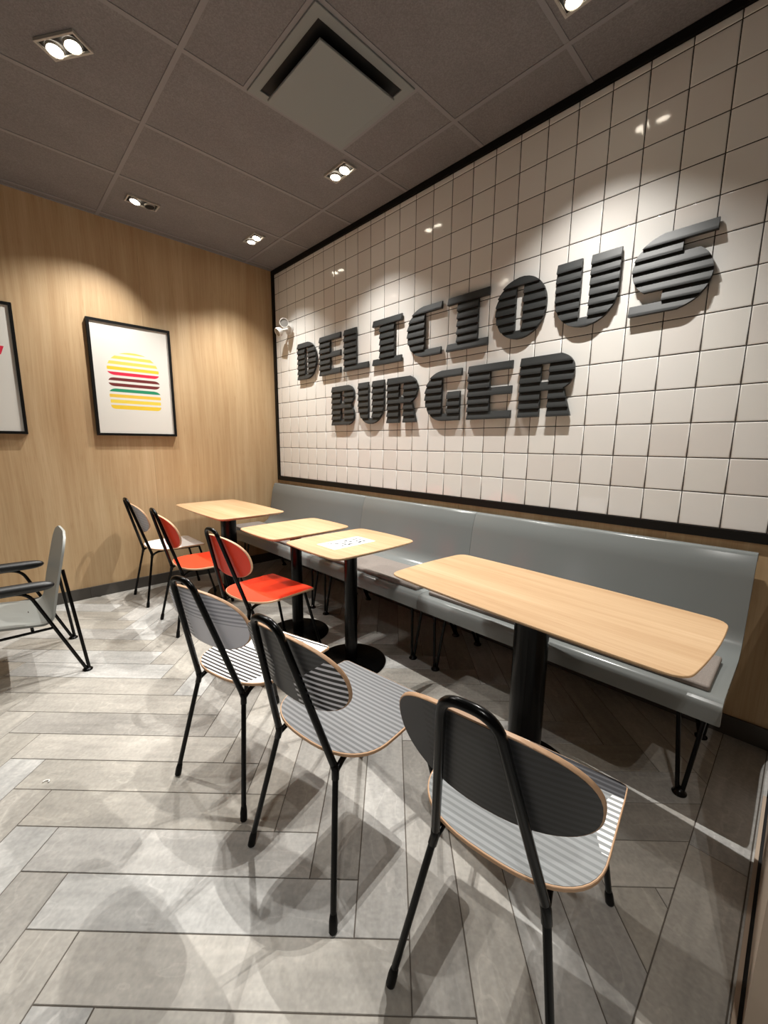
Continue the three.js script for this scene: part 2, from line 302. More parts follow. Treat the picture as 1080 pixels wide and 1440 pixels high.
// ---------------------------------------------------------------- ribbed letters on the tile wall
{
  const R = 7, W = 0.312, HT = 0.337, hb = HT / R;
  const el = (y, c, ry) => { const k = clamp((y - c) / ry, -1, 1); return Math.sqrt(Math.max(0, 1 - k * k)); };
  const bowl = y => 0.5 * Math.pow(Math.max(0, 1 - Math.pow(Math.abs(y - 0.5) / 0.5, 2.1)), 0.5);
  const L = {
    D: (r, y) => { const e = 0.5 + bowl(y); return r === 0 || r === 6 ? [[0, e]] : [[0, 0.41], [0.56, e]]; },
    E: (r) => r === 0 || r === 3 || r === 6 ? [[0, 1]] : [[0, 0.52]],
    L: (r) => r === 6 ? [[0, 1]] : [[0, 0.52]],
    I: (r) => r === 0 || r === 6 ? [[0, 1]] : [[0.25, 0.76]],
    C: (r, y) => { const e = 0.52 - 1.04 * bowl(y); return r === 0 || r === 6 ? [[e, 1]] : [[e, 0.52]]; },
    O: (r, y) => { const e = bowl(y) + 0.002; return r === 0 || r === 6 ? [[0.5 - e, 0.5 + e]] : [[0.5 - e, 0.41], [0.56, 0.5 + e]]; },
    U: (r, y) => { const k = y < 0.52 ? 0.5 : 0.5 * Math.pow(Math.max(0.0004, 1 - Math.pow((y - 0.52) / 0.48, 2.1)), 0.5); return r === 6 ? [[0.5 - k, 0.5 + k]] : [[0.5 - k, 0.41], [0.56, 0.5 + k]]; },
    S: (r, y) => {
      const l = 0.5 - 0.5 * el(y, 0.40, 0.41), g = 0.5 + 0.5 * el(y, 0.60, 0.41);
      return r === 0 ? [[l, 1]] : r === 1 ? [[l, 0.62]] : r < 5 ? [[l, g]] : r === 5 ? [[0.42, g]] : [[0, g]];
    },
    B: (r, y) => { const e = 0.62 + 0.38 * Math.pow(y < 0.5 ? Math.max(0, 1 - Math.pow(Math.abs(y - 0.25) / 0.26, 2.4)) : Math.max(0, 1 - Math.pow(Math.abs(y - 0.75) / 0.26, 2.4)), 0.5), q = r === 3 ? Math.max(e, 0.88) : e; return r === 0 || r === 3 || r === 6 ? [[0, q]] : [[0, 0.41], [0.56, q]]; },
    R: (r, y) => { const e = y < 0.57 ? 0.6 + 0.4 * Math.pow(Math.max(0, 1 - Math.pow(Math.abs(y - 0.29) / 0.31, 2.4)), 0.5) : 0.84 + 0.14 * (y - 0.57) / 0.43; return r === 0 || r === 3 ? [[0, e]] : [[0, 0.41], [0.56, e]]; },
    G: (r, y) => { const e = 0.5 - bowl(y); return r === 0 || r === 6 ? [[e, r ? 0.97 : 1]] : r < 3 ? [[e, 0.48]] : [[e, 0.48], [0.63, 0.97]]; },
  };
  const depth = t => 0.017 + 0.011 * Math.min(1, t / 0.85);     // each slat leans out towards its lower edge
  function slat(fn, r) {
    const n = 7, cols = fn(r, (r + 0.5) / R).length, parts = [];
    for (let c = 0; c < cols; c++) {
      const pos = [], idx = [];
      for (let s = 0; s <= n; s++) {
        const t = s / n, y = (r + t * 0.999) / R, iv = fn(r, clamp(y, 0.002, 0.998))[c], x0 = iv[0] * W, x1 = Math.max(iv[1], iv[0] + 0.01) * W, Y = HT * (1 - (r + t * 0.985) / R), d = depth(t);
        pos.push(x0, Y, 0.006, x0, Y, d, x1, Y, d, x1, Y, 0.006);
      }
      for (let s = 0; s < n; s++) for (let e = 0; e < 4; e++) { const a = s * 4 + e, b = s * 4 + (e + 1) % 4; idx.push(a, a + 4, b, b, a + 4, b + 4); }
      idx.push(0, 1, 2, 0, 2, 3); const q = n * 4; idx.push(q, q + 2, q + 1, q, q + 3, q + 2);
      let g = new THREE.BufferGeometry(); g.setAttribute('position', new THREE.Float32BufferAttribute(pos, 3)); g.setIndex(idx); g = toCreasedNormals(g, 0.5);
      g.setAttribute('uv', new THREE.Float32BufferAttribute(new Float32Array(g.attributes.position.count * 2), 2)); parts.push(g);
    }
    return parts.length > 1 ? mergeGeometries(parts) : parts[0];
  }
  const slats = {}; for (const k of Object.keys(L)) slats[k] = Array.from({ length: R }, (_, r) => slat(L[k], r));
  const ord = ['first', 'second', 'third', 'fourth', 'fifth', 'sixth', 'seventh', 'eighth', 'ninth'];
  const line = (word, zs, y) => [...word].forEach((ch, i) => {
    const t = thing('wall_letter', `dark ribbed letter ${ch}, ${ord[i]} letter of the word ${word} on the tiled wall`, 'letter', [-0.002, y, zs[i]], -Math.PI / 2, `letters of the word ${word}`);
    const pin = new THREE.CylinderGeometry(0.008, 0.008, 0.008, 10); pin.rotateX(Math.PI / 2);
    for (let r = 0; r < R; r++) mesh('slat', slats[ch][r], M.letter, t);
    for (const py of [0.5, 3.5, 6.5]) { const iv = L[ch](Math.floor(py), py / R)[0]; mesh('wall_pin', pin, M.blackMatte, t, (iv[0] + iv[1]) / 2 * W, HT * (1 - py / R), 0.004); }
  });
  line('DELICIOUS', [0.485, 0.850, 1.209, 1.576, 1.948, 2.311, 2.674, 3.036, 3.403], 1.919);
  line('BURGER', [1.030, 1.395, 1.742, 2.129, 2.493, 2.856], 1.469);
}

// ---------------------------------------------------------------- emergency light heads
{
  const t = thing('emergency_light', 'white twin-head emergency light on the tiled wall near the corner', 'emergency light', [0, 2.43, 0.33]);
  const b = new THREE.CylinderGeometry(0.055, 0.06, 0.022, 28); b.rotateZ(Math.PI / 2); mesh('base', b, M.white, t, -0.0125, 0, 0);
  mesh('arm', tube([V(-0.02, 0.015, 0.015), V(-0.07, 0.035, 0.02)], 0.013, 12), M.white, t);
  mesh('arm', tube([V(-0.02, -0.005, -0.015), V(-0.075, -0.015, -0.05)], 0.013, 12), M.white, t);
  const head = (p, dir) => {
    const m = mesh('lamp_head', lathe([[0, 0], [0.03, 0.002], [0.042, 0.02], [0.044, 0.05], [0.041, 0.054], [0.037, 0.05]], 28), M.white, t, ...p);
    m.quaternion.setFromUnitVectors(V(0, 1, 0), V(...dir).normalize());
    const l = new THREE.CylinderGeometry(0.037, 0.037, 0.004, 24); mesh('lens', l, M.lens, m, 0, 0.047, 0);
  };
  head([-0.075, 0.035, 0.01], [-0.5, -0.12, 0.85]); head([-0.07, -0.018, -0.05], [-0.8, -0.45, -0.1]);
}

// ---------------------------------------------------------------- posters
{
  const cv = (draw) => { const c = document.createElement('canvas'); c.width = 768; c.height = 1152; const x = c.getContext('2d'); x.fillStyle = '#dfddd6'; x.fillRect(0, 0, 768, 1152); draw(x); const t = new THREE.CanvasTexture(c); t.colorSpace = THREE.SRGBColorSpace; return t; };
  const burger = cv(x => {
    const Y = '#ead367', bar = (l, r, y, h, c, shape) => { x.fillStyle = c; x.beginPath(); shape(l, r, y, h); x.fill(); };
    const flat = (l, r, y, h) => x.roundRect ? x.roundRect(l, y, r - l, h, 6) : x.rect(l, y, r - l, h);
    x.fillStyle = Y; x.beginPath(); x.moveTo(250, 300); x.quadraticCurveTo(384, 258, 518, 300); x.closePath(); x.fill();
    x.beginPath(); x.moveTo(205, 326); x.lineTo(563, 326); x.lineTo(600, 358); x.lineTo(168, 358); x.closePath(); x.fill();
    x.beginPath(); x.moveTo(150, 382); x.lineTo(618, 382); x.lineTo(634, 415); x.lineTo(134, 415); x.closePath(); x.fill();
    bar(124, 644, 440, 34, '#e8c93f', flat);
    x.fillStyle = '#d8304a'; x.beginPath(); x.moveTo(124, 496); x.lineTo(644, 496); x.quadraticCurveTo(630, 530, 580, 530); x.lineTo(200, 530); x.quadraticCurveTo(150, 530, 124, 496); x.fill();
    x.fillStyle = '#6e3030'; x.beginPath(); x.moveTo(128, 588); x.quadraticCurveTo(140, 556, 190, 556); x.lineTo(580, 556); x.quadraticCurveTo(634, 556, 644, 588); x.closePath(); x.fill();
    x.beginPath(); x.moveTo(126, 614); x.lineTo(644, 614); x.quadraticCurveTo(630, 648, 580, 648); x.lineTo(190, 648); x.quadraticCurveTo(140, 648, 126, 614); x.fill();
    x.fillStyle = '#2a8a63'; x.beginPath(); x.moveTo(128, 706); x.quadraticCurveTo(150, 672, 200, 672); x.lineTo(575, 672); x.quadraticCurveTo(630, 676, 644, 706); x.closePath(); x.fill();
    bar(126, 644, 732, 34, '#e6c04a', flat); bar(130, 642, 790, 36, '#e9d054', flat);
    x.fillStyle = '#e8c63f'; x.beginPath(); x.moveTo(130, 848); x.lineTo(642, 848); x.quadraticCurveTo(640, 890, 590, 890); x.lineTo(184, 890); x.quadraticCurveTo(132, 890, 130, 848); x.fill();
  });
  const other = cv(x => { x.fillStyle = '#d8304a'; x.beginPath(); x.moveTo(560, 372); x.lineTo(700, 372); x.lineTo(672, 450); x.lineTo(520, 450); x.closePath(); x.fill(); x.fillStyle = '#e8c93f'; for (let i = 0; i < 5; i++) x.fillRect(150 + i * 70, 300, 34, 420); });
  const W = 0.61, Hh = 0.915, f = 0.02;
  const post = (x0, map, label) => {
    const t = thing('framed_poster', label, 'poster', [x0 + W / 2, 1.36, 0.0004]);
    for (const [a, b, c, d] of [[-W / 2, W / 2, 0, f], [-W / 2, W / 2, Hh - f, Hh], [-W / 2, -W / 2 + f, f, Hh - f], [W / 2 - f, W / 2, f, Hh - f]]) mesh('frame_rail', slab(a, b, c, d, 0, 0.03), M.trim, t);
    const g = new THREE.PlaneGeometry(W - 2 * f, Hh - 2 * f); mesh('print', g, std({ map, roughness: 0.35 }), t, 0, Hh / 2, 0.02);
    mesh('backing', slab(-W / 2 + f, W / 2 - f, f, Hh - f, 0.001, 0.019), M.blackMatte, t);
  };
  post(-1.65, burger, 'black framed poster of a striped burger drawing on the oak wall');
  post(-2.69, other, 'black framed white poster with a red shape, hung beyond the burger poster');
}

// ---------------------------------------------------------------- bench: three grey bent-shell units on hairpin legs
const BENCH_SHELL = (() => {
  const P = [[-0.022, 0.842], [-0.034, 0.872], [-0.068, 0.874], [-0.098, 0.80], [-0.152, 0.445], [-0.45, 0.456], [-0.632, 0.456], [-0.636, 0.372]];
  const pts = filleted(P.map(p => V(p[0], p[1], 0)), [0, 0.02, 0.028, 0.06, 0.11, 0.1, 0.06, 0], 8), th = 0.018, o = [];
  for (let i = 0; i < pts.length; i++) { const a = pts[Math.max(0, i - 1)], b = pts[Math.min(pts.length - 1, i + 1)], d = b.clone().sub(a).normalize(); o.push(V(pts[i].x - d.y * th, pts[i].y + d.x * th, 0)); }
  return { outer: pts, inner: o };
})();
function benchUnit(z0, z1, label, legs) {
  const t = thing('bench_unit', label, 'bench', [-0.33, 0, (z0 + z1) / 2], 0, 'grey bench units along the tiled wall');
  const l = z1 - z0, { outer, inner } = BENCH_SHELL, s = new THREE.Shape();
  const out = [...outer, ...inner.slice().reverse()]; out.forEach((p, i) => i ? s.lineTo(p.x + 0.33, p.y) : s.moveTo(p.x + 0.33, p.y)); s.closePath();
  let g = new THREE.ExtrudeGeometry(s, { depth: l - 0.006, bevelEnabled: true, bevelSize: 0.002, bevelThickness: 0.003, bevelSegments: 2, steps: 1 }); g.translate(0, 0, -l / 2 + 0.003);
  g = toCreasedNormals(g, 0.6); mesh('shell', g, M.bench, t);
  const pad = new RoundedBoxGeometry(0.30, 0.024, l - 0.09, 3, 0.009); mesh('seat_pad', boxUV(pad), M.felt, t, -0.112, 0.4685, 0);
  mesh('underframe', slab(0.02, 0.045, 0.405, 0.43, -l / 2 + 0.06, l / 2 - 0.06), M.blackMatte, t); mesh('underframe', slab(-0.2, -0.175, 0.41, 0.435, -l / 2 + 0.06, l / 2 - 0.06), M.blackMatte, t);
  for (const z of legs) for (const [fx, tx] of [[-0.228, -0.19], [0.215, 0.035]]) {
    const zz = z - (z0 + z1) / 2, k = new THREE.Group(); k.name = 'leg'; t.add(k);
    mesh('rod', tube([V(tx, 0.42, zz - 0.05), V(fx, 0.012, zz - 0.008)], 0.008, 8), M.black, k);
    mesh('rod', tube([V(tx, 0.42, zz + 0.05), V(fx, 0.012, zz + 0.008)], 0.008, 8), M.black, k);
    mesh('foot', lathe([[0, 0], [0.024, 0], [0.025, 0.006], [0.016, 0.014], [0.014, 0.024], [0, 0.026]], 20), M.black, k, fx, 0, zz);
  }
}
benchUnit(0.03, 1.54, 'grey bent-shell bench unit against the oak wall', [0.26, 1.455]);
benchUnit(1.541, 2.63, 'grey bent-shell bench unit between the two other units', [1.63, 2.54]);
benchUnit(2.631, 4.0, 'grey bent-shell bench unit behind the long table, with a free end', [2.717, 3.91]);

// ---------------------------------------------------------------- tables
function barrel(hx, hz, bow, r, n = 10) {          // rounded rectangle with bowed sides, as (x,z) points
  const sh = [], c = [[hx, hz], [-hx, hz], [-hx, -hz], [hx, -hz]];
  for (let k = 0; k < 4; k++) {
    const a = c[k], b = c[(k + 1) % 4], len = Math.hypot(b[0] - a[0], b[1] - a[1]), nx = (b[1] - a[1]) / len, nz = -(b[0] - a[0]) / len;
    for (let s = 0; s <= n; s++) { const e = r / len, t = e + (1 - 2 * e) * s / n, q = (2 * t - 1), w = bow * (1 - q * q); const sg = (a[0] + b[0]) * nx + (a[1] + b[1]) * nz > 0 ? 1 : -1; sh.push([a[0] + (b[0] - a[0]) * t + sg * nx * w, a[1] + (b[1] - a[1]) * t + sg * nz * w]); }
    // corner
    const d = c[(k + 2) % 4], len2 = Math.hypot(d[0] - b[0], d[1] - b[1]), p = sh[sh.length - 1], e2 = r / len2, q2 = 2 * e2 - 1, w2 = bow * (1 - q2 * q2);
    let n2 = [(d[1] - b[1]) / len2, -(d[0] - b[0]) / len2]; const sg2 = (b[0] + d[0]) * n2[0] + (b[1] + d[1]) * n2[1] > 0 ? 1 : -1;
    const q = [b[0] + (d[0] - b[0]) * e2 + sg2 * n2[0] * w2, b[1] + (d[1] - b[1]) * e2 + sg2 * n2[1] * w2];
    for (let s = 1; s < 6; s++) { const t = s / 6; sh.push([(1 - t) ** 2 * p[0] + 2 * t * (1 - t) * b[0] + t * t * q[0], (1 - t) ** 2 * p[1] + 2 * t * (1 - t) * b[1] + t * t * q[1]]); }
  }
  return sh;
}
const TABLE_H = 0.75;
function table(label, x, z, hx, hz, poleR, baseR, turn = 0) {
  const t = thing('pedestal_table', label, 'table', [x, 0, z], turn, 'oak-topped pedestal tables');
  const o = barrel(hx, hz, 0.013, 0.05), ring = (k, y) => o.map(p => [p[0] * (1 - k / hx), y, p[1] * (1 - k / hz)]);
  const rings = [ring(0.026, -0.022), ring(0.006, -0.010), ring(0, -0.005), ring(0.001, -0.0012), ring(0.0022, 0)], n = o.length, pos = [], idx = [];
  for (const r of rings) for (const p of r) pos.push(...p);
  for (let k = 0; k < rings.length - 1; k++) for (let i = 0; i < n; i++) { const a = k * n + i, b = k * n + (i + 1) % n; idx.push(a, a + n, b, b, a + n, b + n); }
  const tri = THREE.ShapeUtils.triangulateShape(o.map(p => new THREE.Vector2(p[0], p[1])), []);
  const q = (rings.length - 1) * n; for (const [a, b, c] of tri) { idx.push(q + a, q + c, q + b); idx.push(a, b, c); }
  let g = new THREE.BufferGeometry(); g.setAttribute('position', new THREE.Float32BufferAttribute(pos, 3)); g.setIndex(idx);
  g = toCreasedNormals(g, 0.5); const nn = g.attributes.normal; let up = 0; for (let i = 0; i < nn.count; i++) up += nn.getY(i) * (g.attributes.position.getY(i) > -0.001 ? 1 : 0);
  if (up < 0) { g = new THREE.BufferGeometry(); g.setAttribute('position', new THREE.Float32BufferAttribute(pos, 3)); for (let i = 0; i < idx.length; i += 3) [idx[i], idx[i + 1]] = [idx[i + 1], idx[i]]; g.setIndex(idx); g = toCreasedNormals(g, 0.5); }
  boxUV(g, x * 1.7, z * 0.9); mesh('tabletop', g, M.tableOak, t, 0, TABLE_H, 0);
  mesh('mounting_plate', slab(-0.16, 0.16, TABLE_H - 0.032, TABLE_H - 0.0222, -0.16, 0.16), M.blackMatte, t);
  mesh('pole', new THREE.CylinderGeometry(poleR, poleR, TABLE_H - 0.05, 32), M.black, t, 0, 0.016 + (TABLE_H - 0.05) / 2, 0);
  mesh('base', lathe([[0, 0.0], [baseR, 0.0], [baseR + 0.002, 0.006], [baseR - 0.006, 0.011], [poleR + 0.03, 0.02], [poleR, 0.026], [0, 0.026]], 56), M.black, t);
  return t;
}
table('long oak-topped pedestal table against the oak wall', -0.865, 0.635, 0.275, 0.50, 0.065, 0.2);
table('small square oak-topped pedestal table with a bare top, beside the table with the paper', -0.878, 1.745, 0.295, 0.225, 0.038, 0.21);
table('small square oak-topped pedestal table with a white paper on it', -0.858, 2.305, 0.293, 0.245, 0.038, 0.21);
table('long oak-topped pedestal table in front of the free bench end', -0.879, 3.432, 0.254, 0.542, 0.065, 0.2, -0.048);
table('oak-topped pedestal table in front of the armchair', -2.80, 1.10, 0.33, 0.27, 0.038, 0.21);

// the paper on the table: dark printed marks too small to read
{
  const c = document.createElement('canvas'); c.width = 512; c.height = 320; const x = c.getContext('2d'); x.fillStyle = '#d2d2ce'; x.fillRect(0, 0, 512, 320);
  x.fillStyle = '#1d2028';
  for (let i = 0; i < 30; i++) { const a = 60 + (i % 10) * 38 + hash(i, 1, 7) * 16, b = 62 + Math.floor(i / 10) * 66 + hash(i, 2, 7) * 34, l = 18 + hash(i, 5, 7) * 26, h = 16 + hash(i, 3, 7) * 24, k = (hash(i, 6, 7) - 0.5) * 22; if (hash(i, 8, 7) < 0.15) continue; x.beginPath(); x.moveTo(a, b); x.lineTo(a + l, b + k); x.lineTo(a + l, b + k + h); x.lineTo(a, b + h); x.closePath(); x.fill(); }
  const t = new THREE.CanvasTexture(c); t.colorSpace = THREE.SRGBColorSpace;
  const g = new THREE.BoxGeometry(0.30, 0.0006, 0.165);
  const p = mesh(numbered('paper_sheet'), g, std({ map: t, roughness: 0.7 }), scene, -0.895, TABLE_H + 0.0004, 2.315); p.userData = { label: 'white printed paper sheet lying on the small square table', category: 'paper' };
}

// ---------------------------------------------------------------- chairs
// outlines, local frame: +x is the front, y up, z across
const SEAT_OUT = (() => {
  const o = [], c = -0.02, rx = 0.168, rz = 0.21, e = 2 / 2.5;
  const N = 26; for (let i = 0; i <= N; i++) { const a = Math.PI / 2 + Math.PI * i / N, cs = Math.cos(a), sn = Math.sin(a); o.push([c - rx * Math.pow(Math.abs(cs), e), rz * Math.sign(sn) * Math.pow(Math.abs(sn), e)]); }
  const f = [[0.08, -0.211], [0.16, -0.212], [0.205, -0.211], [0.213, -0.206], [0.217, -0.196], [0.222, -0.1], [0.2245, 0], [0.222, 0.1], [0.217, 0.196], [0.213, 0.206], [0.205, 0.211], [0.16, 0.212], [0.08, 0.211]];
  return o.concat(f);
})();
const BACK_OUT = (() => { const o = [], N = 56, e = 2 / 2.35; for (let i = 0; i < N; i++) { const a = Math.PI * 2 * i / N, cs = Math.cos(a), sn = Math.sin(a); o.push([0.212 * Math.sign(cs) * Math.pow(Math.abs(cs), e), 0.122 * Math.sign(sn) * Math.pow(Math.abs(sn), e)]); } return o; })();
// sheet between two offsets of a bent surface: rings from a centre, outline shrunk by edge
function shellGeo(outline, centre, surf, lo, hi, edge, uvf, rings = 7) {
  const n = outline.length, pos = [], uv = [], idx = [];
  const add = (k, off, pull) => { for (const p of outline) { const dx = p[0] - centre[0], dy = p[1] - centre[1], l = Math.hypot(dx, dy), s = k * (l - pull) / l, a = centre[0] + dx * s, b = centre[1] + dy * s; pos.push(...surf(a, b, off)); uv.push(...uvf(a, b)); } };
  for (let k = 1; k <= rings; k++) add(k / rings, hi, edge + (k === rings ? Math.min(0.0015, (hi - lo) / 4) : 0));
  add(1, hi - Math.min(0.0015, (hi - lo) / 3), edge); add(1, lo + Math.min(0.0015, (hi - lo) / 3), edge);
  for (let k = rings; k >= 1; k--) add(k / rings, lo, edge + (k === rings ? Math.min(0.0015, (hi - lo) / 4) : 0));
  const rows = rings * 2 + 2; for (let r = 0; r < rows - 1; r++) for (let i = 0; i < n; i++) { const a = r * n + i, b = r * n + (i + 1) % n; idx.push(a, a + n, b, b, a + n, b + n); }
  const c0 = pos.length / 3; pos.push(...surf(centre[0], centre[1], hi)); uv.push(...uvf(...centre)); const c1 = c0 + 1; pos.push(...surf(centre[0], centre[1], lo)); uv.push(...uvf(...centre));
  for (let i = 0; i < n; i++) { idx.push(c0, i, (i + 1) % n); idx.push(c1, (rows - 1) * n + (i + 1) % n, (rows - 1) * n + i); }
  const make = ix => { let g = new THREE.BufferGeometry(); g.setAttribute('position', new THREE.Float32BufferAttribute(pos, 3)); g.setAttribute('uv', new THREE.Float32BufferAttribute(uv, 2)); g.setIndex(ix); return toCreasedNormals(g, 0.7); };
  return make(idx);
}
const seatSurf = (x, z, o) => { const f = Math.max(0, x - 0.11), b = Math.max(0, -x - 0.06); return [x, 0.450 + o - 0.25 * f * f + 0.5 * b * b + 0.1 * z * z, z]; };
const LEAN = 0.2806, bn = [1 / Math.hypot(1, LEAN), LEAN / Math.hypot(1, LEAN)];
const backSurf = (z, t, o) => { const y = 0.705 + t * bn[0], x = -0.176 - LEAN * (y - 0.411) + 0.0135 + 0.85 * z * z; return [x + bn[0] * o, y + bn[1] * o, z]; };
const seatUV = (x, z) => [(z + 0.215) / 0.43, (x + 0.2) / 0.43], backUV = (z, t) => [(z + 0.215) / 0.43, (t + 0.125) / 0.25];
const G = {
  seat: shellGeo(SEAT_OUT, [0.02, 0], seatSurf, -0.011, 0, 0, seatUV), seatTop: shellGeo(SEAT_OUT, [0.02, 0], seatSurf, 0.0001, 0.0009, 0.0035, seatUV),
  back: shellGeo(BACK_OUT, [0, 0], backSurf, 0, 0.0105, 0, backUV), backRear: shellGeo(BACK_OUT, [0, 0], backSurf, -0.0009, -0.0001, 0.0035, backUV), backFront: shellGeo(BACK_OUT, [0, 0], backSurf, 0.0106, 0.0114, 0.0035, backUV),
};
{
  const K = s => V(-0.176, 0.411, 0.127 * s), Tp = s => V(-0.302 + LEAN * 0.0, 0.862, 0.052 * s);
  const mid = V(-0.176 - LEAN * (0.868 - 0.411), 0.868, 0);
  G.posts = tube(filleted([K(-1), V(-0.3025, 0.864, -0.052), V(-0.3025, 0.864, 0.052), K(1)], [0, 0.045, 0.045, 0], 8), 0.0105, 12);
  G.rearLeg = s => tube([K(s), V(-0.252, 0.03, 0.1895 * s)], 0.0088, 10);
  G.rearTip = s => tube([V(-0.2475, 0.05, 0.186 * s), V(-0.2515, 0.03, 0.189 * s), V(-0.2545, 0.012, 0.1915 * s), V(-0.256, 0.004, 0.1925 * s), V(-0.2562, 0.0005, 0.1927 * s)], u => u < 0.1 ? 0.0092 : u < 0.8 ? 0.012 : 0.0095, 12);
  G.frontLeg = s => tube([V(0.185, 0.425, 0.15 * s), V(0.279, 0.03, 0.192 * s)], 0.0088, 10);
  G.frontTip = s => tube([V(0.274, 0.05, 0.190 * s), V(0.279, 0.03, 0.192 * s), V(0.283, 0.012, 0.1945 * s), V(0.285, 0.004, 0.1955 * s), V(0.2852, 0.0005, 0.1957 * s)], u => u < 0.1 ? 0.0092 : u < 0.8 ? 0.012 : 0.0095, 12);
  G.bracket = s => tube(filleted([V(-0.176, 0.402, 0.127 * s), V(-0.135, 0.425, 0.12 * s), V(-0.05, 0.428, 0.12 * s), V(0.185, 0.425, 0.15 * s)], 0.03, 4), 0.0085, 10);
  G.joint = s => tube([V(-0.181, 0.385, 0.131 * s), V(-0.1765, 0.408, 0.127 * s), V(-0.181, 0.43, 0.124 * s)], 0.0109, 12);
  G.bar = tube([V(0.185, 0.425, -0.15), V(0.185, 0.425, 0.15)], 0.008, 8);
  for (const k of ['rearLeg', 'rearTip', 'frontLeg', 'frontTip', 'bracket', 'joint']) { const f = G[k]; G[k] = { '-1': f(-1), '1': f(1) }; }
}
// flat prints on the laminate: bands, discs and plain fields
function print(w, h, draw) { const c = document.createElement('canvas'); c.width = w; c.height = h; const x = c.getContext('2d'); draw(x, w, h); const t = new THREE.CanvasTexture(c); t.colorSpace = THREE.SRGBColorSpace; t.anisotropy = 8; return std({ map: t, roughness: 0.42 }); }
function bands(x, w, h, n, col, duty, region) { x.save(); if (region) { x.beginPath(); region(x); x.clip(); } x.fillStyle = col; for (let i = 0; i < n; i++) x.fillRect(0, (i + 0.5 - duty / 2) * h / n, w, h / n * duty); x.restore(); }
const fill = (x, w, h, c) => { x.fillStyle = c; x.fillRect(0, 0, w, h); };
// canvas: left edge = -z, top = front of the seat / top of the back
const LAM = {
  thinWhiteSeat: print(512, 512, (x, w, h) => { fill(x, w, h, '#eeeae6'); bands(x, w, h, 40, '#b9b4b0', 0.34, q => q.rect(0, 0, w, h * 0.55)); }),
  thinWhiteBack: print(512, 320, (x, w, h) => { fill(x, w, h, '#dcdde6'); bands(x, w, h, 22, '#7d808c', 0.35); }),
  boldSeat: print(512, 512, (x, w, h) => { fill(x, w, h, '#f3f1ef'); bands(x, w, h, 24, '#17161a', 0.52, q => { q.moveTo(0, h); q.lineTo(0, h * 0.50); q.lineTo(w * 0.5, h * 0.42); q.lineTo(w * 0.86, h * 0.5); q.lineTo(w * 0.78, h); q.closePath(); }); bands(x, w, h, 24, '#17161a', 0.52, q => q.rect(w * 0.2, 0, w * 0.8, h * 0.1)); }),
  paleBack: print(512, 320, (x, w, h) => { fill(x, w, h, '#e9ebf7'); bands(x, w, h, 15, '#b3b6c6', 0.45, q => { q.rect(0, 0, w * 0.32, h); q.rect(0, 0, w, h * 0.5); }); }),
  greySeat: print(512, 512, (x, w, h) => { fill(x, w, h, '#7b7c7e'); bands(x, w, h, 25, '#565759', 0.5); }),
  splitBack: print(512, 320, (x, w, h) => {
    fill(x, w, h, '#404144'); bands(x, w, h, 14, '#2e2f31', 0.5, q => q.rect(w * 0.42, 0, w * 0.58, h * 0.68));
    x.save(); x.beginPath(); x.ellipse(w * 0.02, h * 0.52, w * 0.36, h * 0.46, 0, 0, Math.PI * 2); x.clip(); fill(x, w, h, '#a3a4a7'); bands(x, w, h, 14, '#2d2e31', 0.5); x.restore();
    x.save(); x.beginPath(); x.moveTo(w, h * 0.12); x.lineTo(w * 0.88, h * 0.2); x.lineTo(w * 0.56, h * 0.66); x.lineTo(w * 0.56, h); x.lineTo(w, h); x.closePath(); x.clip(); fill(x, w, h, '#eeeff8'); bands(x, w, h, 13, '#1d1d22', 0.54); x.restore();
  }),
  silverSeat: print(512, 512, (x, w, h) => {
    fill(x, w, h, '#8b8e8f'); bands(x, w, h, 24, '#737677', 0.45);
    x.save(); x.beginPath(); x.rect(0, 0, w, h * 0.17); x.clip(); fill(x, w, h, '#26262a'); bands(x, w, h, 24, '#46474b', 0.4); x.restore();
    bands(x, w, h, 24, '#f4f2ee', 0.5, q => { q.moveTo(w, h * 0.17); q.lineTo(w * 0.93, h * 0.17); q.quadraticCurveTo(w * 0.84, h * 0.4, w * 0.95, h * 0.6); q.lineTo(w, h * 0.6); q.closePath(); });
    bands(x, w, h, 24, '#f4f2ee', 0.5, q => q.ellipse(w * 0.03, h * 0.5, w * 0.16, h * 0.2, 0, 0, Math.PI * 2));
    bands(x, w, h, 24, '#f4f2ee', 0.4, q => q.rect(w * 0.24, h * 0.0, w * 0.16, h * 0.15));
  }),
  darkBack: print(512, 320, (x, w, h) => { fill(x, w, h, '#37383b'); bands(x, w, h, 15, '#2a2b2d', 0.5, q => q.rect(w * 0.22, 0, w, h)); }),
};
function chair(label, x, z, turn, seat, rear, front, edge = M.ply) {
  const t = thing('dining_chair', label, 'chair', [x, 0, z], turn, 'black-framed dining chairs');
  mesh('back_frame', G.posts, M.black, t);
  for (const s of [-1, 1]) {
    const a = mesh('leg', G.rearLeg[s], M.black, t); mesh('foot_tip', G.rearTip[s], M.blackMatte, a);
    const b = mesh('leg', G.frontLeg[s], M.black, t); mesh('foot_tip', G.frontTip[s], M.blackMatte, b);
    mesh('seat_bracket', G.bracket[s], M.black, t); mesh('frame_joint', G.joint[s], M.black, t);
  }
  mesh('cross_bar', G.bar, M.black, t);
  const st = mesh('seat', G.seat, edge, t); mesh('seat_laminate', G.seatTop, seat, st);
  const bk = mesh('backrest', G.back, edge, t); mesh('rear_laminate', G.backRear, rear, bk); mesh('front_laminate', G.backFront, front, bk);
  return t;
}
chair('white chair with thin grey stripes, at the table against the oak wall', -1.2678, 0.3646, 0.0017, LAM.thinWhiteSeat, LAM.thinWhiteBack, LAM.thinWhiteBack);
chair('red chair standing next to the white striped chair by the oak wall', -1.2608, 1.077, -0.0266, M.red, M.red, M.red, M.redEdge);
